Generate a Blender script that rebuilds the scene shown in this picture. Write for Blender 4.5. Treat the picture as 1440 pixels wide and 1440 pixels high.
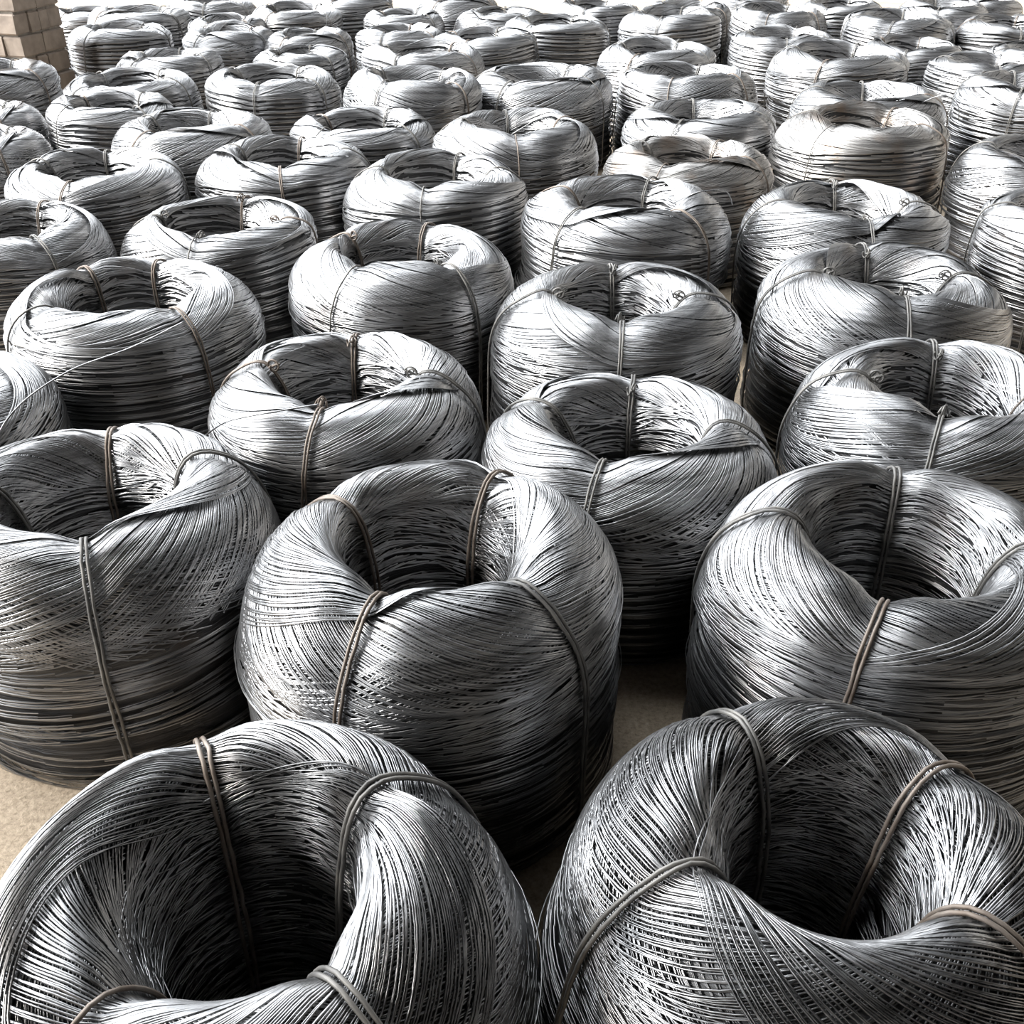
import bpy, math, random
import numpy as np
C = bpy.context.scene.collection
for o in list(bpy.data.objects): bpy.data.objects.remove(o)
PI = math.pi; rad = math.radians

# ---------------------------------------------------------------- camera, world, sun, exposure
cam = bpy.data.objects.new('camera', bpy.data.cameras.new('camera')); C.objects.link(cam)
cam.location = (0, 0, 1.5); cam.rotation_euler = (rad(90-33), 0, 0)
cam.data.sensor_fit = 'HORIZONTAL'; cam.data.sensor_width = 36; cam.data.lens = 36*1444/1440; cam.data.clip_end = 200
bpy.context.scene.camera = cam
vs = bpy.context.scene.view_settings
vs.view_transform = 'Standard'; vs.look = 'None'; vs.gamma = 1; vs.use_curve_mapping = False; vs.exposure = 0.1
W = bpy.data.worlds.new('sky'); bpy.context.scene.world = W; W.use_nodes = True
nt = W.node_tree; bg = nt.nodes['Background']
# hazy white sky, brighter round the low sun in the west (left) and towards the horizon
tcw = nt.nodes.new('ShaderNodeTexCoord'); dt = nt.nodes.new('ShaderNodeVectorMath'); dt.operation = 'DOT_PRODUCT'
dt.inputs[1].default_value = (-.80, .35, .49)
nt.links.new(tcw.outputs['Generated'], dt.inputs[0])
mr = nt.nodes.new('ShaderNodeMapRange'); mr.interpolation_type = 'SMOOTHSTEP'
for k_, v_ in ((1, .22), (2, 1.), (3, .30), (4, 10.0)): mr.inputs[k_].default_value = v_
nt.links.new(dt.outputs['Value'], mr.inputs[0]); nt.links.new(mr.outputs[0], bg.inputs['Strength'])
bg.inputs['Color'].default_value = (0.93, 0.965, 1.0, 1)
sun = bpy.data.objects.new('sun', bpy.data.lights.new('sun', 'SUN')); C.objects.link(sun)
sun.data.energy = 6; sun.data.angle = rad(14); sun.data.color = (1, .95, .88)
from mathutils import Vector
SUN = Vector((-0.80, -0.10, 0.60)).normalized()
sun.rotation_euler = SUN.to_track_quat('Z', 'Y').to_euler()

# ---------------------------------------------------------------- materials
def newmat(name):
    m = bpy.data.materials.new(name); m.use_nodes = True
    return m, m.node_tree.nodes, m.node_tree.links, m.node_tree.nodes['Principled BSDF']
def ramp(N, pts):
    r = N.new('ShaderNodeValToRGB'); cr = r.color_ramp
    cr.elements[0].position, cr.elements[0].color = pts[0][0], (*pts[0][1], 1)
    cr.elements[1].position, cr.elements[1].color = pts[-1][0], (*pts[-1][1], 1)
    for p, c in pts[1:-1]:
        e = cr.elements.new(p); e.color = (*c, 1)
    return r
def polar_coords(N, L, fr, fz, ft):
    """object coordinates -> (angle*ft, radius*fr, z*fz): streaks run along the winding"""
    tc = N.new('ShaderNodeTexCoord'); sp = N.new('ShaderNodeSeparateXYZ'); L.new(tc.outputs['Object'], sp.inputs[0])
    def M(op, a, b=None):
        n = N.new('ShaderNodeMath'); n.operation = op
        for k, v in ((0, a), (1, b)):
            if v is None: continue
            if isinstance(v, (int, float)): n.inputs[k].default_value = v
            else: L.new(v, n.inputs[k])
        return n.outputs[0]
    x, y, z = sp.outputs
    r = M('SQRT', M('ADD', M('MULTIPLY', x, x), M('MULTIPLY', y, y)))
    # unit direction * ft keeps the noise seamless round the coil
    cx, cy = M('MULTIPLY', M('DIVIDE', x, r), ft), M('MULTIPLY', M('DIVIDE', y, r), ft)
    cb = N.new('ShaderNodeCombineXYZ')
    L.new(M('ADD', cx, M('MULTIPLY', r, fr)), cb.inputs[0]); L.new(cy, cb.inputs[1]); L.new(M('MULTIPLY', z, fz), cb.inputs[2])
    return cb.outputs[0], tc
def wire_mat(name, col, rough, bump=0.0, rust=0.0, dark=1.0):
    m, N, L, b = newmat(name)
    vec, tc = polar_coords(N, L, 260, 330, 1.6)
    nz = N.new('ShaderNodeTexNoise'); nz.inputs['Scale'].default_value = 1.0; nz.inputs['Detail'].default_value = 3
    L.new(vec, nz.inputs['Vector'])
    n3 = N.new('ShaderNodeTexNoise'); n3.inputs['Scale'].default_value = .22; n3.inputs['Detail'].default_value = 2; L.new(vec, n3.inputs['Vector'])
    av = N.new('ShaderNodeMath'); av.operation = 'MULTIPLY_ADD'; av.inputs[1].default_value = .6; L.new(n3.outputs['Fac'], av.inputs[0])
    hf_ = N.new('ShaderNodeMath'); hf_.operation = 'MULTIPLY'; hf_.inputs[1].default_value = .4; L.new(nz.outputs['Fac'], hf_.inputs[0]); L.new(hf_.outputs[0], av.inputs[2])
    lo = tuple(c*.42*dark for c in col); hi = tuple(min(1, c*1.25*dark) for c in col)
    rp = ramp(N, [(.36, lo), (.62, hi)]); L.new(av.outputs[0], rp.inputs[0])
    n2 = N.new('ShaderNodeTexNoise'); n2.inputs['Scale'].default_value = 7; n2.inputs['Detail'].default_value = 5
    L.new(tc.outputs['Object'], n2.inputs['Vector'])
    mk = ramp(N, [(.60-rust*.2, (0, 0, 0)), (.78-rust*.2, (1, 1, 1))]); L.new(n2.outputs['Fac'], mk.inputs[0])
    mx = N.new('ShaderNodeMix'); mx.data_type = 'RGBA'
    f = N.new('ShaderNodeMath'); f.operation = 'MULTIPLY'; f.inputs[1].default_value = min(1, .25+rust)
    L.new(mk.outputs[0], f.inputs[0]); L.new(f.outputs[0], mx.inputs[0]); L.new(rp.outputs[0], mx.inputs[6])
    mx.inputs[7].default_value = (.22, .15, .10, 1)
    L.new(mx.outputs[2], b.inputs['Base Color'])
    b.inputs['Metallic'].default_value = 0.97; b.inputs['Roughness'].default_value = rough
    if bump:
        bp = N.new('ShaderNodeBump'); bp.inputs['Strength'].default_value = bump; bp.inputs['Distance'].default_value = .003
        L.new(nz.outputs['Fac'], bp.inputs['Height']); L.new(bp.outputs[0], b.inputs['Normal'])
    return m
STEEL = wire_mat('drawn_steel_wire', (.33, .33, .335), .33)
STEEL_RUST = wire_mat('drawn_steel_wire_with_rust', (.32, .31, .30), .38, rust=.4)
CORE = wire_mat('inner_wire_gap_shade', (.11, .11, .113), .5, bump=1.0)  # darker than the outer steel: shade between strands put into the colour
def tie_mat(name, a, c_):
    m, N, L, b = newmat(name)
    tc = N.new('ShaderNodeTexCoord'); n = N.new('ShaderNodeTexNoise'); n.inputs['Scale'].default_value = 22; n.inputs['Detail'].default_value = 4
    L.new(tc.outputs['Object'], n.inputs['Vector']); r = ramp(N, [(.35, a), (.65, c_)]); L.new(n.outputs['Fac'], r.inputs[0])
    L.new(r.outputs[0], b.inputs['Base Color']); b.inputs['Metallic'].default_value = .45; b.inputs['Roughness'].default_value = .55
    return m
TIE = tie_mat('annealed_tie_wire', (.09, .088, .085), (.20, .19, .175))
TIE_RUST = tie_mat('rusty_tie_wire', (.12, .092, .072), (.21, .18, .155))

m, N, L, b = newmat('dusty_concrete'); FLOOR = m
tc = N.new('ShaderNodeTexCoord')
n1 = N.new('ShaderNodeTexNoise'); n1.inputs['Scale'].default_value = 3; n1.inputs['Detail'].default_value = 6
n2 = N.new('ShaderNodeTexNoise'); n2.inputs['Scale'].default_value = 90; n2.inputs['Detail'].default_value = 6; n2.inputs['Roughness'].default_value = .75
L.new(tc.outputs['Object'], n1.inputs[0]); L.new(tc.outputs['Object'], n2.inputs[0])
r1 = ramp(N, [(.3, (.30, .245, .18)), (.7, (.42, .35, .27))]); L.new(n1.outputs['Fac'], r1.inputs[0])
r2 = ramp(N, [(.3, (.45, .42, .38)), (.5, (.85, .83, .8)), (.75, (1.25, 1.25, 1.25))]); L.new(n2.outputs['Fac'], r2.inputs[0])
mx = N.new('ShaderNodeMix'); mx.data_type = 'RGBA'; mx.blend_type = 'MULTIPLY'; mx.inputs[0].default_value = 1
L.new(r1.outputs[0], mx.inputs[6]); L.new(r2.outputs[0], mx.inputs[7]); L.new(mx.outputs[2], b.inputs['Base Color'])
b.inputs['Roughness'].default_value = .9
bp = N.new('ShaderNodeBump'); bp.inputs['Strength'].default_value = .7; bp.inputs['Distance'].default_value = .004
L.new(n2.outputs['Fac'], bp.inputs['Height']); L.new(bp.outputs[0], b.inputs['Normal'])

def stone_mat(name, lo, hi, sc=14):
    m, N, L, b = newmat(name)
    tc = N.new('ShaderNodeTexCoord'); n = N.new('ShaderNodeTexNoise'); n.inputs['Scale'].default_value = sc; n.inputs['Detail'].default_value = 8
    L.new(tc.outputs['Object'], n.inputs[0]); r = ramp(N, [(.3, lo), (.7, hi)]); L.new(n.outputs['Fac'], r.inputs[0])
    L.new(r.outputs[0], b.inputs['Base Color']); b.inputs['Roughness'].default_value = .95
    bp = N.new('ShaderNodeBump'); bp.inputs['Strength'].default_value = .6; bp.inputs['Distance'].default_value = .01
    L.new(n.outputs['Fac'], bp.inputs['Height']); L.new(bp.outputs[0], b.inputs['Normal'])
    return m
BRICK = stone_mat('whitewashed_brick', (.24, .20, .17), (.36, .30, .25))
MORTAR = stone_mat('crumbling_mortar', (.2, .175, .15), (.3, .27, .23), 30)
ROOFM = stone_mat('dark_shade_roof', (.05, .05, .052), (.08, .08, .082), 3)
WALLM = stone_mat('grey_plaster', (.16, .15, .14), (.24, .23, .21), 3)

# ---------------------------------------------------------------- mesh helpers
def mesh_from(name, V, F, mats, mi=None, smooth=True):
    """V (n,3) float, F list of int arrays (each (k,3) or (k,4))"""
    me = bpy.data.meshes.new(name)
    V = np.asarray(V, np.float32); me.vertices.add(len(V)); me.vertices.foreach_set('co', V.ravel())
    loops = np.concatenate([f.ravel() for f in F]).astype(np.int32)
    sizes = np.concatenate([np.full(len(f), f.shape[1], np.int32) for f in F])
    me.loops.add(len(loops)); me.loops.foreach_set('vertex_index', loops)
    me.polygons.add(len(sizes))
    st = np.zeros(len(sizes), np.int32); st[1:] = np.cumsum(sizes)[:-1]
    me.polygons.foreach_set('loop_start', st)
    for m_ in mats: me.materials.append(m_)
    if mi is not None: me.polygons.foreach_set('material_index', np.asarray(mi, np.int32))
    me.polygons.foreach_set('use_smooth', np.full(len(sizes), smooth, bool))
    me.update(calc_edges=True); me.validate()
    return me
def link(name, me, parent=None, loc=(0, 0, 0)):
    o = bpy.data.objects.new(name, me); C.objects.link(o); o.location = loc
    if parent: o.parent = parent
    return o
def tube(P, r, sides=6, closed=False):
    P = np.asarray(P, float); n = len(P)
    if closed: T = np.roll(P, -1, 0)-np.roll(P, 1, 0)
    else: T = np.gradient(P, axis=0)
    T /= np.linalg.norm(T, axis=1, keepdims=True)+1e-12
    nrm = np.cross(T[0], [0.3, 0.2, 1.0]); nrm /= np.linalg.norm(nrm)
    Ns = []
    for t in T:
        nrm = nrm-t*nrm.dot(t); nrm /= np.linalg.norm(nrm)+1e-12; Ns.append(nrm)
    Ns = np.array(Ns); B = np.cross(T, Ns)
    a = np.arange(sides)*2*PI/sides
    rr = np.broadcast_to(np.asarray(r, float), (n,))[:, None, None]
    V = P[:, None]+rr*(np.cos(a)[None, :, None]*Ns[:, None]+np.sin(a)[None, :, None]*B[:, None])
    idx = np.arange(n*sides).reshape(n, sides)
    i0 = idx if closed else idx[:-1]; i1 = np.roll(idx, -1, 0) if closed else idx[1:]
    F = np.stack([i0, np.roll(i0, -1, 1), np.roll(i1, -1, 1), i1], -1).reshape(-1, 4)
    Fs = [F]
    if not closed: Fs += [idx[0][::-1][None, :], idx[-1][None, :]]
    return V.reshape(-1, 3), Fs
def merge(parts):
    Vs, by, off = [], {}, 0
    for V, Fs in parts:
        Vs.append(V)
        for f in Fs: by.setdefault(f.shape[1], []).append(f+off)
        off += len(V)
    return np.concatenate(Vs), [np.concatenate(v) for v in by.values()]

# ---------------------------------------------------------------- winding a coil
def wind(rng, Ro, Ri, H, d, S, hanks, loose=1.0, dome=.25):
    """lay loop after loop of wire on a height map, like the drawing machine does; returns r,z arrays (loops, S)"""
    Wd = Ro-Ri; Rm = (Ro+Ri)/2
    nr = int((Wd+.10)/d)+1; r0 = Ri-.05
    h = np.zeros((S, nr)); th = np.arange(S)*2*PI/S; ar = np.arange(S)
    R_, Z_, K_ = [], [], []
    phi = rng.uniform(0, 2*PI); hoff = rng.normal(0, .009, (hanks+1, 2)); hdir = rng.choice([-1, 1])
    per = Wd/d*4.2                                    # loops laid per turn of the rosette
    cuts = np.concatenate([[0], (np.arange(1, hanks)+rng.uniform(-.18, .18, hanks-1))/hanks, [1.]])
    hb = rng.uniform(.08, .24, hanks); hr = np.linspace(1.03, .99, hanks) if hanks > 1 else [1.]; i = 0; t = 0.; batch = 0; big = False
    e_t = .9; e_c = .9; rl_t = 0.; rl_c = 0.
    c0, c1 = int((Rm-Wd*.25-r0)/d), int((Rm+Wd*.25-r0)/d)
    while i < 9000:
        if i % 16 == 0:
            lev = h[:, c0:c1].mean(); t = lev/H
            if t >= 1: break
            k = min(hanks-1, int(np.searchsorted(cuts, t, 'right')-1)); u = (t-cuts[k])/(cuts[k+1]-cuts[k])
            env = hr[k]*Wd/2*(1-.05*abs(2*t-1)**3)*(1-(hb[k]*u**2.5+.06*max(0, 1-u*9) if hanks > 1 and k < hanks-1 else 0))
            off = hoff[k]
            hs = (2*h+np.roll(h, 1, 1)+np.roll(h, -1, 1)+np.roll(h, 2, 1)+np.roll(h, -2, 1)+np.roll(h, 3, 1)+np.roll(h, -3, 1)+np.roll(h, 2, 0)+np.roll(h, -2, 0))/10
        if batch <= 0:
            batch = int(per*rng.uniform(.5, 1.2)); e_t = rng.uniform(.93, 1.0); rl_t = rng.uniform(-.7, .7)
        batch -= 1
        phi += hdir*2*PI/per*rng.uniform(.75, 1.25)
        if rng.random() < .002: phi += rng.uniform(-.5, .5)
        e_c += (e_t-e_c)*.03; rl_c += (rl_t-rl_c)*.04
        ee = rng.uniform(.2, .9) if rng.random() < (.16 if d < .005 else .10) and t < .96 else e_c
        ee = np.clip(ee+rng.normal(0, .013*loose), .1, 1.02)
        e = env*ee; rl = Rm+rl_c*max(0, env-e)
        r = rl+e*np.tanh(1.2*np.cos(th-phi))/.8337+.0006*loose*np.sin(2*(th-rng.uniform(0, 6.28)))
        r = r+off[0]*np.cos(th)+off[1]*np.sin(th)
        if rng.random() < .006*loose: r = r+rng.uniform(.003, .011)*np.cos(th-phi)**3
        ix = np.clip(((r-r0)/d).astype(int), 0, nr-2)
        hv = np.clip(h[ar, ix]*.2+hs[ar, ix]*.8, lev-.010, lev+.008)
        F = np.fft.rfft(hv); F[4:] = 0; F[2] *= .8; F[3] *= .4; z = np.fft.irfft(F, S)+.1*d
        top = np.maximum(z+1.0*d, h[ar, ix]+.35*d)
        h[ar, ix] = top; h[ar, ix+1] = np.maximum(h[ar, ix+1], top-.7*d)
        R_.append(r); Z_.append(z+d/2-.003*np.tanh(1.7*np.cos(th-phi))); K_.append(k); i += 1
    R_, Z_ = np.array(R_), np.array(Z_)
    # the heap settles into a rounded top
    s = np.clip((R_-Rm)/(Wd/2), -1.1, 1.1)                # the top domes: highest near the hole, falling to the outer shoulder
    want = H*(1-np.where(s > -.36, dome*((s+.36)/1.36)**2+.10*np.clip(s, 0, 2)**6, .15*(np.clip(-.36-s, 0, 2)/.64)**2.2))
    Z_ = Z_*(1-(1-want/H)*np.clip(Z_/H, 0, 1.03)**2.5)
    tb = np.clip(Z_/H, 0, 1)
    R_ = Rm+(R_-Rm)*np.where(R_ > Rm, 1-.10*np.clip((tb-.7)/.3, 0, 1)**2, 1-.13*np.clip((tb-.45)/.55, 0, 1)**2)
    return R_, Z_, np.array(K_), th

def make_coil_meshes(seed, Ro, Ri, H, d, S, hanks, ties, sides=3, keep=2.4, tie_r=.0030, loose=1.0, knots=(), pinch=.10, steel=STEEL, nk=2, view=None, dome=.16, fat=1.0):
    rng = np.random.default_rng(seed)
    R, Z, K, th = wind(rng, Ro, Ri, H, d, S, hanks, loose, dome)
    Z *= H/np.percentile(Z, 99.7)
    Rm = (Ro+Ri)/2; zc = H*.5
    # pull the section in where the ties grip it
    g = np.zeros(S)
    for t in ties:
        dd = (th-rad(t)+PI) % (2*PI)-PI
        g = np.maximum(g, np.exp(-(dd/rad(11))**2))
    ctr = Rm
    w = (np.clip(Z/H, 0, 1)**1.5)
    R = ctr+(R-ctr)*(1-pinch*g[None, :]*(.35+.65*w)); Z = Z*(1-.045*g[None, :]*w)
    # the side sags outward a little towards the floor
    NB = 150; NF = 300
    def polar(R, Z):
        a = np.arctan2((Z-zc)/H*2, (R-Rm)/(Ro-Ri)*2); rho = np.hypot((Z-zc)/H*2, (R-Rm)/(Ro-Ri)*2)
        return a, rho
    a, rho = polar(R, Z); scale = (Ro-Ri)/2
    ib = ((a+PI)/(2*PI)*NB).astype(int) % NB; isx = np.broadcast_to(np.arange(S), R.shape)
    env = np.zeros((S, NB)); np.maximum.at(env, (isx, ib), rho)
    e2 = np.maximum(env, np.maximum(np.roll(env, 1, 1), np.roll(env, -1, 1))*.985)
    for _ in range(3): e2 = np.where(e2 < .3, np.maximum(np.roll(e2, 1, 1), np.roll(e2, -1, 1)), e2)
    cb = (np.arange(NB)+.5)/NB*2*PI-PI
    rs = np.hypot(np.cos(cb)*(Ro-Ri)/2, np.sin(cb)*H/2)          # metres per unit rho in that direction
    dist = (env[isx, ib]-rho)*rs[ib]
    # keep the strands that lie on the surface (the two topmost of every small patch)
    jb = ((a+PI)/(2*PI)*NF).astype(int) % NF; cell = (isx*NF+jb).ravel(); rf = rho.ravel()
    od = np.lexsort((-rf, cell)); cs_ = cell[od]; first = np.r_[True, cs_[1:] != cs_[:-1]]
    start = np.maximum.accumulate(np.where(first, np.arange(len(od)), 0)); rank = np.empty(len(od), int); rank[od] = np.arange(len(od))-start
    cf = np.sin(th[None, :]-(view or 0))                       # > 0: the far side of the coil
    hid = ((np.abs(a) < 1.0) & (cf > .35)) | ((np.abs(a) > 2.2) & (cf < -.45) & (a < 2.9)) if view is not None else False
    ok = (rank.reshape(R.shape) < np.where(hid, 1, nk)) & (dist < np.maximum((keep+1.2)*d, .016)) & (Z > .004)
    ok = ok | (np.roll(ok, 1, 1) & np.roll(ok, -1, 1))
    def rl(n): return np.roll(ok, n, 1)
    ok = ok & ((rl(1) & rl(2)) | (rl(-1) & rl(-2)) | (rl(1) & rl(-1)))
    ok = ok | np.roll(ok, 1, 1)
    # ---- strands
    T = np.roll(np.stack([R*np.cos(th), R*np.sin(th), Z], -1), -1, 1)-np.roll(np.stack([R*np.cos(th), R*np.sin(th), Z], -1), 1, 1)
    T /= np.linalg.norm(T, axis=2, keepdims=True)
    P = np.stack([R*np.cos(th), R*np.sin(th), Z], -1)
    nr_, nz_ = np.cos(a), np.sin(a)*(Ro-Ri)/H
    nn = np.hypot(nr_, nz_); nr_, nz_ = nr_/nn, nz_/nn
    O = np.stack([nr_*np.cos(th), nr_*np.sin(th), nz_], -1)
    B = np.cross(T, O); B /= np.linalg.norm(B, axis=2, keepdims=True); O = np.cross(B, T)
    if sides == 3: offs = [(1.0, 0), (-.5, .87), (-.5, -.87)]; pairs = [(0, 1), (1, 2), (2, 0)]
    elif sides == 2: offs = [(0.6, 0), (-.25, .9), (-.25, -.9)]; pairs = [(1, 0), (0, 2)]
    else: offs = [(.707, .707), (-.707, .707), (-.707, -.707), (.707, -.707)]; pairs = [(0, 1), (1, 2), (2, 3), (3, 0)]
    k = len(offs); wr = d/2*fat
    V = P[:, :, None]+wr*(np.array(offs)[None, None, :, 0, None]*O[:, :, None]+np.array(offs)[None, None, :, 1, None]*B[:, :, None])
    N_ = R.shape[0]
    idx = np.arange(N_*S*k).reshape(N_, S, k)
    seg = ok & np.roll(ok, -1, 1)
    nx = np.roll(idx, -1, 1)
    out = {'hanks': []}
    Vf = V.reshape(-1, 3)
    for hk in range(hanks):
        s_ = seg & (K == hk)[:, None]
        A0, A1 = idx[s_], nx[s_]
        if not len(A0): continue
        F = np.concatenate([np.stack([A0[:, p], A0[:, q], A1[:, q], A1[:, p]], -1) for p, q in pairs])
        used, inv = np.unique(F, return_inverse=True)
        me = mesh_from('wire_winding', Vf[used], [inv.reshape(F.shape)], [steel])
        out['hanks'].append(me)
    # ---- packed inner layers behind the visible strands, gap shade in their colour
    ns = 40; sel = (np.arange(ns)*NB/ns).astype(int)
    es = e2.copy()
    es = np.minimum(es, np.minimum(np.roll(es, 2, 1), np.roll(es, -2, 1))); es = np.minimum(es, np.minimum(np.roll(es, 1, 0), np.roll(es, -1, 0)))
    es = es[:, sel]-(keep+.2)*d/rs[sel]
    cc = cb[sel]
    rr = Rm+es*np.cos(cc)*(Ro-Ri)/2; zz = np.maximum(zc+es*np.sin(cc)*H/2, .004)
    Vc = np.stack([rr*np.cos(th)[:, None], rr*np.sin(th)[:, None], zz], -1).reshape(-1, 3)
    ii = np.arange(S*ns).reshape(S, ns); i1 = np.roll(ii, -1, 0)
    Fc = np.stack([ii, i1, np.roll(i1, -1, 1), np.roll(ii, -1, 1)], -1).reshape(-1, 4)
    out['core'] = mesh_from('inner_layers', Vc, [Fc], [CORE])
    # ---- ties: twin wires hugging the hull of the section
    out['ties'] = []
    for q, t in enumerate(ties):
        s0 = int(round(rad(t)/(2*PI)*S)) % S
        cols = [(s0+j) % S for j in (-1, 0, 1)]
        en = e2[cols].max(0)
        pts = np.stack([Rm+en*np.cos(cb)*(Ro-Ri)/2, zc+en*np.sin(cb)*H/2], -1)
        hull = convex(pts)
        hull = np.array(hull); c0 = hull.mean(0)
        # resample along the hull
        Hc = np.vstack([hull, hull[:1]]); sl = np.linalg.norm(np.diff(Hc, axis=0), axis=1); cs = np.concatenate([[0], np.cumsum(sl)])
        n = 64; u = np.linspace(0, cs[-1], n, endpoint=False)
        pr = np.stack([np.interp(u, cs, Hc[:, 0]), np.interp(u, cs, Hc[:, 1])], -1)
        for _ in range(2): pr = (np.roll(pr, 1, 0)+2*pr+np.roll(pr, -1, 0))/4
        dv = pr-c0; dv /= np.linalg.norm(dv, axis=1, keepdims=True)
        pr = pr+dv*(tie_r*1.2+d*.3); pr[:, 1] = np.maximum(pr[:, 1], tie_r)
        tt = rad(t); lean = rng.uniform(-.05, .05)
        parts = []
        for sgn in (-1, 1):
            if q % 4 == 3 and sgn == 1 and rng.random() < .35: continue
            wob = sgn*tie_r*1.02*(1+.6*np.sin(u/cs[-1]*4*PI+rng.uniform(0, 6))**2)+rng.normal(0, .0006, n)
            lat = wob+lean*(pr[:, 1]-zc)
            X = pr[:, 0]*math.cos(tt)-lat*math.sin(tt); Y = pr[:, 0]*math.sin(tt)+lat*math.cos(tt)
            parts.append(tube(np.stack([X, Y, pr[:, 1]], -1), tie_r, 6, True))
        V1, F1 = merge(parts)
        rusty = rng.random() < .4
        tm = mesh_from('binding_tie', V1, F1, [TIE_RUST if rusty else TIE])
        kn = None
        if q in knots:
            # curl of twisted ends on the inner lip
            j = int(np.argmax(pr[:, 1]-.9*pr[:, 0])); cpt = pr[j]
            s = np.linspace(0, 1, 46)
            w0 = 2*PI*2.1*s; rr_ = .008+.006*np.sin(PI*s)
            rad_ = cpt[0]-.006+np.cos(w0)*rr_-.012*s; up = cpt[1]+.008+np.sin(w0)*rr_
            lt = (s-.5)*.022+.003*np.sin(9*s)
            K3 = np.stack([rad_*math.cos(tt)-lt*math.sin(tt), rad_*math.sin(tt)+lt*math.cos(tt), up], -1)
            s = np.linspace(0, 1, 30); w1 = 2*PI*4*s
            tw = []
            for ph in (0, PI):
                ra = cpt[0]-.004-.022*s+.003*np.cos(w1+ph); la = .003*np.sin(w1+ph); uu = cpt[1]+.003+.010*s
                tw.append(tube(np.stack([ra*math.cos(tt)-la*math.sin(tt), ra*math.sin(tt)+la*math.cos(tt), uu], -1), tie_r*.8, 5))
            Vk, Fk = merge([tube(K3, tie_r*.8, 6)]+tw)
            kn = mesh_from('twist_knot', Vk, Fk, [TIE_RUST if rusty else TIE])
        out['ties'].append((tm, kn))
    return out
def convex(pts):
    p = sorted(map(tuple, pts))
    def half(p):
        h = []
        for q in p:
            while len(h) > 1 and (h[-1][0]-h[-2][0])*(q[1]-h[-2][1])-(h[-1][1]-h[-2][1])*(q[0]-h[-2][0]) <= 0: h.pop()
            h.append(q)
        return h
    a, b_ = half(p), half(p[::-1])
    return a[:-1]+b_[:-1]

GROUP = 'coils of steel wire set out on the floor'
def assemble(meshes, loc, rz, label):
    t = bpy.data.objects.new('wire_coil', None); C.objects.link(t); t.empty_display_size = .2
    t.location = loc; t.rotation_euler = (0, 0, rz)
    t['label'] = label; t['category'] = 'wire coil'; t['group'] = GROUP
    for me in meshes['hanks']:
        o = link('wire_winding', me, t); o['kind'] = 'stuff'
    o = link('inner_layers', meshes['core'], t); o['kind'] = 'stuff'
    for tm, kn in meshes['ties']:
        o = link('binding_tie', tm, t)
        if kn: link('twist_knot', kn, o)
    return t
def dup(src, loc, rz, sc, label, tilt=(0, 0)):
    r = src.copy(); C.objects.link(r); r.rotation_euler = (tilt[0], tilt[1], rz)
    r.location = (loc[0], loc[1], .3*max(abs(tilt[0]), abs(tilt[1]))); r.scale = sc; r['label'] = label
    for ch in list(src.children):
        c = ch.copy(); C.objects.link(c); c.parent = r
        for gk in ch.children:
            d_ = gk.copy(); C.objects.link(d_); d_.parent = c
    return r

# ---------------------------------------------------------------- the setting
def box(name, x0, x1, y0, y1, z0, z1, mat, parent=None):
    V = np.array([(x, y, z) for x in (x0, x1) for y in (y0, y1) for z in (z0, z1)], float)
    F = np.array([(0, 1, 3, 2), (4, 6, 7, 5), (0, 4, 5, 1), (2, 3, 7, 6), (0, 2, 6, 4), (1, 5, 7, 3)])
    return link(name, mesh_from(name, V, [F], [mat], smooth=False), parent)
o = box('floor', -14, 12, -6, 22, -.1, 0, FLOOR); o['kind'] = 'structure'
o = box('unseen_shade_roof', -6.5, 9, -6, 2.5, 5, 5.1, ROOFM); o['kind'] = 'structure'  # added roof out of view, cut to keep sun off the near coils
o = box('wall_right', 8.8, 9, -6, 22, 0, 5, WALLM); o['kind'] = 'structure'
o = box('wall_back', -9, 9, -6, -5.8, 0, 5, WALLM); o['kind'] = 'structure'

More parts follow.
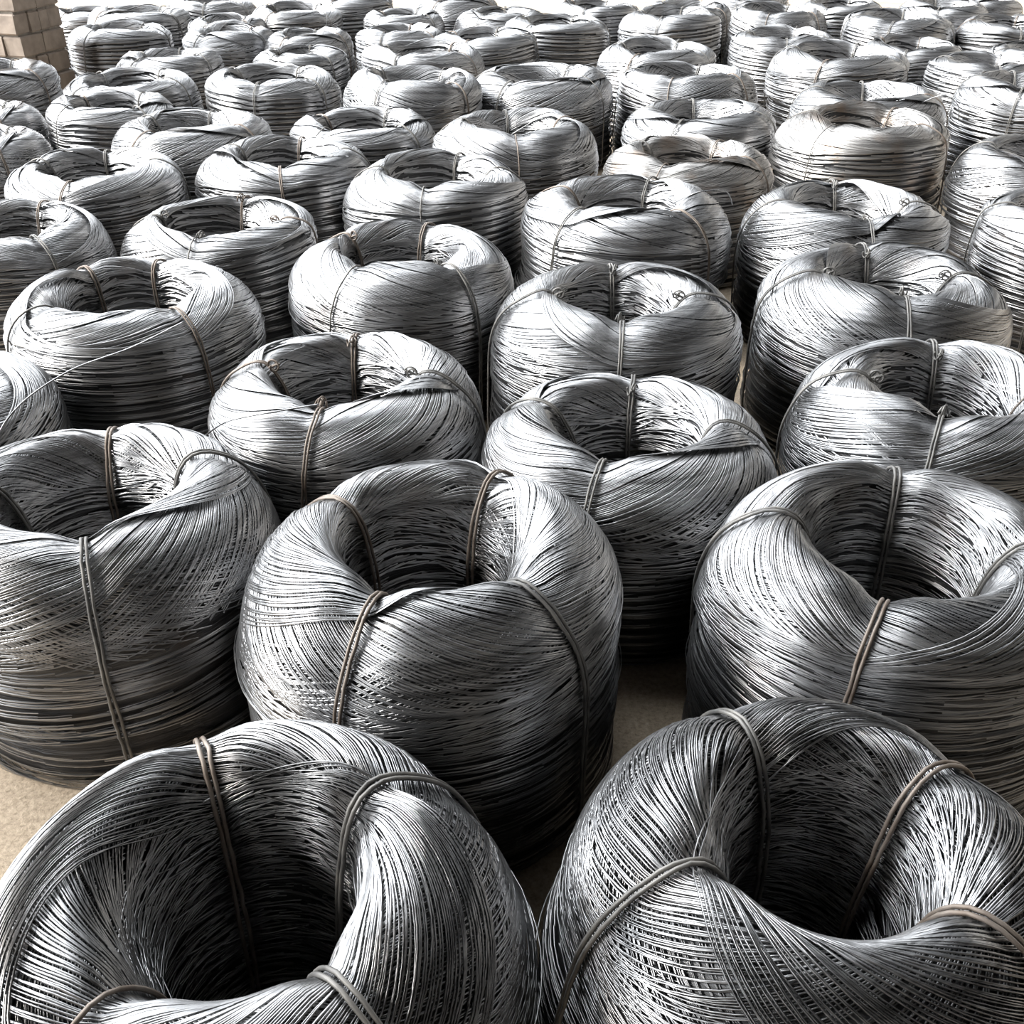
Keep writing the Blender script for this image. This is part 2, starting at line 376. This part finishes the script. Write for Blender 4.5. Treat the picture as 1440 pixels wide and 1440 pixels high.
# ---------------------------------------------------------------- brick pillar, top left
def pillar():
    t = bpy.data.objects.new('brick_pillar', None); C.objects.link(t)
    t.location = (-3.04, 6.9, 0); t.rotation_euler = (0, 0, rad(-16))
    t['label'] = 'square whitewashed brick pillar with sunlit front, beyond the coils at far left'; t['category'] = 'pillar'
    rng = random.Random(3); w, dp, ch, j = .74, .44, .128, .012
    V = []; n = 14
    zt = n*ch
    cb_ = box('mortar_core', -w+.015, -.015, .015, dp-.015, 0, zt, MORTAR, t)
    def brick(x0, x1, y0, y1, z0, z1):
        b = .008; vs = []
        for z, ins in ((z0, b), (z0+b, 0), (z1-b, 0), (z1, b)):
            for x, y, sx, sy in ((x0, y0, 1, 1), (x1, y0, -1, 1), (x1, y1, -1, -1), (x0, y1, 1, -1)):
                vs.append((x+sx*ins+rng.uniform(-.003, .003), y+sy*ins+rng.uniform(-.003, .003), z+rng.uniform(-.002, .002)))
        F = [(0, 3, 2, 1), (12, 13, 14, 15)]
        for l in range(3):
            for q in range(4): F.append((l*4+q, l*4+(q+1) % 4, (l+1)*4+(q+1) % 4, (l+1)*4+q))
        link('brick', mesh_from('brick', np.array(vs), [np.array(F)], [BRICK], smooth=False), t)
    for c in range(n):
        z0, z1 = c*ch+j/2, (c+1)*ch-j/2; L_ = (w-0)/3; th_ = .12
        if c % 2 == 0:
            xs = [-w, -w+L_, -w+2*L_, 0]
            for a, b_ in zip(xs, xs[1:]):
                brick(a+j/2, b_-j/2, -rng.uniform(0, .008), th_, z0, z1); brick(a+j/2, b_-j/2, dp-th_, dp, z0, z1)
            ys = [th_, dp/2, dp-th_]
        else:
            xs = [-w+th_, -w+th_+(w-2*th_)/2, -th_]
            for a, b_ in zip(xs, xs[1:]):
                brick(a+j/2, b_-j/2, -rng.uniform(0, .008), th_, z0, z1); brick(a+j/2, b_-j/2, dp-th_, dp, z0, z1)
            ys = [0, dp/2, dp]
        for a, b_ in zip(ys, ys[1:]):
            brick(-th_, rng.uniform(0, .008), a+j/2, b_-j/2, z0, z1); brick(-w, -w+th_, a+j/2, b_-j/2, z0, z1)
pillar()

# ---------------------------------------------------------------- the coils
# key, x, y, outer radius, height
POS = '''A -0.323 0.777 0.344 0.450|B 0.387 0.840 0.329 0.444|C -0.812 1.671 0.344 0.446|D -0.133 1.438 0.340 0.492|E 0.677 1.453 0.345 0.478|F -1.385 2.102 0.333 0.446
G -1.056 2.706 0.350 0.452|H -0.401 2.216 0.331 0.432|I 0.258 1.997 0.338 0.420|J 1.001 2.117 0.346 0.452|K 1.068 2.824 0.359 0.456|L 0.296 2.696 0.357 0.440
M -0.344 3.065 0.349 0.449|N -0.973 3.403 0.337 0.439|O -1.687 3.349 0.331 0.436|P 0.392 3.580 0.371 0.462|Q 1.164 3.540 0.358 0.451|R 1.935 3.483 0.338 0.442
S 2.169 4.262 0.354 0.453|T -1.619 4.058 0.344 0.446|U -0.912 4.216 0.359 0.454|V -0.280 3.879 0.352 0.470|W 0.005 4.656 0.368 0.472|X 0.714 4.253 0.349 0.448
Y 1.562 4.751 0.386 0.474|Z 2.670 5.644 0.362 0.473|AA -2.301 4.509 0.318 0.456|AB -1.422 4.765 0.358 0.462|AC -0.686 4.885 0.342 0.442|AD -1.941 5.195 0.311 0.454
AE -2.041 5.860 0.356 0.440|AF -1.296 5.881 0.365 0.463|AG -2.575 5.097 0.325 0.438|AH -2.905 6.162 0.344 0.448|AI -0.516 5.612 0.363 0.495|AJ 0.164 5.973 0.402 0.445
AK 0.910 5.145 0.372 0.424|AL 0.955 6.022 0.387 0.446|AM 1.808 5.492 0.392 0.446|AN 1.960 6.607 0.417 0.459|AO 2.740 6.367 0.359 0.441|AP -2.039 6.607 0.323 0.440
BA -0.556 6.638 0.379 0.467|BB -0.176 7.297 0.378 0.450|BC 0.899 6.782 0.370 0.459|BD 0.302 7.905 0.391 0.459|BE -2.672 7.625 0.348 0.449|BF -2.772 8.419 0.383 0.463
BG -1.310 7.260 0.291 0.465|BH -1.640 8.596 0.356 0.447|BI 1.791 7.376 0.366 0.449|BJ 2.763 8.079 0.402 0.460|BK 1.982 8.486 0.364 0.458|BL 3.506 7.919 0.354 0.447
BM -0.827 8.585 0.315 0.423|BN -0.081 8.545 0.350 0.434|BO 1.157 8.130 0.378 0.478|BP -2.040 8.083 0.291 0.447|BQ -1.322 9.268 0.382 0.451|BR -1.887 7.483 0.323 0.452
BS -1.269 6.665 0.302 0.449'''
POS = [(p.split()[0], *map(float, p.split()[1:])) for ln in POS.split('\n') for p in ln.split('|')]
frng = random.Random(11)
def vis(x, y):
    c, s_ = math.cos(rad(33)), math.sin(rad(33)); yy = y-.30
    zc = yy*c+1.05*s_; return 1.05*c-yy*s_ > -.497*zc and abs(x)-.34 < .5*zc
for yy in np.arange(6.6, 12.5, .12):
    for xx in np.arange(-5.6, 6, .12):
        x_, y_ = xx+frng.uniform(-.03, .03), yy+frng.uniform(-.03, .03)
        if abs(x_) > .56*y_+.5 or (x_ < -2.6 and 6 < y_ < 7.9) or (x_ < -2.95 and y_ > 6.9 and x_ < -2.95-(8.6-y_)*.0) and y_ < 8.6: continue
        if all((x_-p[1])**2+(y_-p[2])**2 > .695**2 for p in POS) and vis(x_, y_): POS.append(('far%d' % len(POS), x_, y_, frng.uniform(.32, .35), frng.uniform(.40, .48)))
TIES = dict(A=(115, 38, -42, -122), B=(108, 32, -38, 196), C=(100, 32, -72, 176), D=(145, 62, -40, -113), E=(158, 78, -120, -5), F=(150, 70, -35, -110),
            G=(140, 86, -42, -145), H=(172, 90, -4, -99), I=(152, 82, -4, -110), J=(165, 80, -116, -8), K=(178, 93, 0, -96), L=(180, 90, 4, -95),
            M=(148, 70, -46, -120), N=(175, 82, 2, -95), O=(150, 75, -40, -125), P=(150, 60, -45, -135), Q=(175, 90, 3, -92), R=(160, 80, -30, -130),
            T=(170, 95, 15, -95), U=(160, 85, 10, -80), V=(170, 70, 15, -95), W=(165, 100, 20, -85), X=(140, 50, -30, -120), Y=(150, 45, -35, -140))
KNOTS = dict(H=(0, 1, 2, 3), J=(0, 1, 2), K=(0, 1, 2, 3), L=(0, 1, 2, 3), I=(1,), M=(0, 2), N=(0, 1, 2, 3), Q=(1, 2, 3))
HANKS = dict(A=3, B=2, C=4, D=3, E=3, F=2, G=2, H=3, I=3, J=2, K=2, L=2, M=2)
LABELS = dict(
A='big open coil at the bottom left corner of the picture, nearest the camera',
B='big open coil at the bottom right corner of the picture, nearest the camera',
C='tall coil at left edge behind bottom left coil, bare tan floor showing below it',
D='tall bulging coil in the centre of the second row, layers overhanging, pale tie wires',
E='wide coil at right edge of the second row, directly behind the bottom right coil',
F='coil cut by left edge, only its rounded right shoulder showing, third row',
H='third row coil left of centre with four knotted ties round its opening',
I='third row coil in the middle, directly behind the gap right of the central bulging coil',
J='coil with rusty knotted ties at right edge, directly behind the second row right coil',
G='broad coil near left edge of the fourth row, loose bright wire end passing before it',
L='fourth row coil just right of centre with curled knots on all four ties',
K='fourth row coil near right edge with a curl of loose wire in its opening',
O='fifth row coil cut by the left edge, bound by two plain ties',
N='fifth row coil, second from left, with small knots round its opening',
M='fifth row coil left of centre with deep bright shoulders and two knotted ties',
P='fifth row coil right of centre with plain ties and a wide smooth front',
Q='fifth row coil right of the middle, small rusty knots around its low opening',
R='fifth row coil mostly cut off by the right edge of the picture',
T='sixth row coil nearest the left edge with a double tie down its front',
U='sixth row coil, second from left, shining on its left shoulder',
V='sixth row coil just left of centre with ragged bright right edge',
X='sixth row coil right of centre with brown rust stains over its top',
S='sixth row coil cut by the right edge, above the mostly hidden fifth row end coil',
AA='seventh row coil cut by the left edge of the picture',
AB='seventh row coil, second from left, with bright crossing strands in its opening',
W='seventh row coil standing in the centre with dark shaded right side',
Y='tall seventh row coil right of centre with rust stains low on its right side')
ORD = ['first', 'second', 'third', 'fourth', 'fifth', 'sixth', 'seventh', 'eighth', 'ninth', 'tenth', 'eleventh', 'twelfth', 'thirteenth', 'fourteenth', 'fifteenth', 'sixteenth']
left_ = sorted([p for p in POS if p[0] not in LABELS], key=lambda p: p[2])
bins = {}
for p in left_: bins.setdefault(int((p[2]-4.85)/.66), []).append(p)
for r_i, bk in enumerate(sorted(bins)):
    row = sorted(bins[bk], key=lambda p: p[1]); m_ = len(row)
    for j_, p in enumerate(row):
        where = 'leftmost' if j_ == 0 else 'rightmost' if j_ == m_-1 else (ORD[j_]+' from left' if j_ < m_/2 else ORD[m_-1-j_]+' from right')
        LABELS[p[0]] = 'small distant coil glinting in daylight, %s in the %s row from the front' % (where, ORD[7+r_i])
import time; T0 = time.time()
protos = []; tri = 0
for n_, (key, x, y, Ro, H) in enumerate(POS):
    lab = LABELS.get(key, 'coil of grey steel wire '+key)
    if key in list('ABCDE'):
        ms = make_coil_meshes(100+n_, Ro, dict(B=.112, C=.145, D=.128, E=.135).get(key, .122), H+(.055 if key in 'AB' else .045), .0037, 72, HANKS[key], TIES[key], 3 if key in 'AB' else 2, 1.8, .0032, loose=3.0 if key in 'AB' else 1.6, view=-math.atan2(x, y), nk=3, dome=.25 if key in 'AB' else .20, fat=.76 if key in 'AB' else .86, knots=KNOTS.get(key, ()))
    elif key in list('FGHIJKLM'):
        ms = make_coil_meshes(100+n_, Ro, dict(G=.155, M=.145).get(key, .135), H+.035, .0042, 60, HANKS[key], TIES[key], 2, 1.3, .0028, view=-math.atan2(x, y), knots=KNOTS.get(key, ()))
    elif key in list('NOPQRTUVWXY'):
        ms = make_coil_meshes(100+n_, Ro, .155, H+.03, .0052, 50, 2, TIES[key], 2, 1.15, .0025, dome=.13, view=-math.atan2(x, y), knots=KNOTS.get(key, ()), pinch=.13, steel=STEEL_RUST if key in list('XY') else STEEL)
    elif len(protos) < 5:
        rr = random.Random(n_)
        ms = make_coil_meshes(100+n_, Ro, .165, H+.02, .0060, 48, 2, [a+rr.uniform(-14, 14) for a in (155, 75, -35, -115)], 2, 1.3, .0024, pinch=.16, dome=.11)
    else: ms = None
    if ms: t = assemble(ms, (x, y, 0), 0, lab); t['_k'] = 1
    if ms and (len(key) > 1 or key in list('SZ')): protos.append((t, Ro, H))
    if not ms:
        rr = random.Random(n_*7); src, r_, h_ = protos[n_ % len(protos)]
        dup(src, (x, y, 0), rr.choice((0, 1, 2, 3))*PI/2+rr.uniform(-.05, .05), (Ro/r_, Ro/r_, H/h_), lab, (rr.uniform(-.035, .035), rr.uniform(-.035, .035)))
# ---------------------------------------------------------------- single wire ends that spring loose
COIL = {}
for o in C.objects:
    if o.get('category') == 'wire coil': COIL[o['label']] = o
def loose(key, pts, r=.0020):
    P = np.array(pts, float); n = len(P); u = np.linspace(0, n-1, 26)
    # smooth Catmull-Rom through the points
    Q = []
    for v in u:
        i = min(int(v), n-2); f = v-i; p0, p1, p2, p3 = P[max(i-1, 0)], P[i], P[i+1], P[min(i+2, n-1)]
        Q.append(.5*((2*p1)+(-p0+p2)*f+(2*p0-5*p1+4*p2-p3)*f*f+(-p0+3*p1-3*p2+p3)*f**3))
    V, F = tube(np.array(Q), r, 5)
    t = COIL[LABELS[key]]
    o = link('loose_wire_end', mesh_from('loose_wire_end', V-np.array(t.location), F, [STEEL]), t)
    o['label'] = 'single bright wire end springing loose'
loose('C', [(-1.12, 1.78, .36), (-1.08, 1.95, .47), (-.98, 2.05, .53), (-.85, 2.12, .56), (-.74, 2.17, .60)])
loose('A', [(-.33, .93, .47), (-.38, .92, .465), (-.43, .89, .45), (-.455, .86, .43)])
loose('K', [(.93, 2.93, .46), (.88, 2.88, .47), (.89, 2.82, .46), (.95, 2.78, .43)])
loose('H', [(-.70, 2.06, .37), (-.62, 2.0, .44), (-.5, 1.98, .475), (-.42, 2.0, .48)])
loose('AJ', [(.0, 5.9, .50), (.05, 5.7, .54), (.17, 5.55, .50), (.25, 5.52, .42)])
loose('P', [(.55, 3.5, .48), (.62, 3.45, .53), (.72, 3.5, .52), (.76, 3.55, .46)])
loose('AH', [(-2.98, 6.1, .45), (-2.95, 6.15, .52), (-2.96, 6.2, .57), (-3.0, 6.22, .60)])
loose('AM', [(1.95, 5.3, .45), (2.03, 5.22, .52), (2.1, 5.2, .48), (2.12, 5.2, .40)])
loose('BG', [(-1.2, 7.1, .46), (-1.12, 7.0, .55), (-1.1, 7.0, .66), (-1.05, 7.05, .74)])
for o in bpy.data.objects:
    if '_k' in o: del o['_k']
print('TRIS', sum(len(p.vertices)-2 for me in bpy.data.meshes for p in me.polygons), 'time', time.time()-T0)
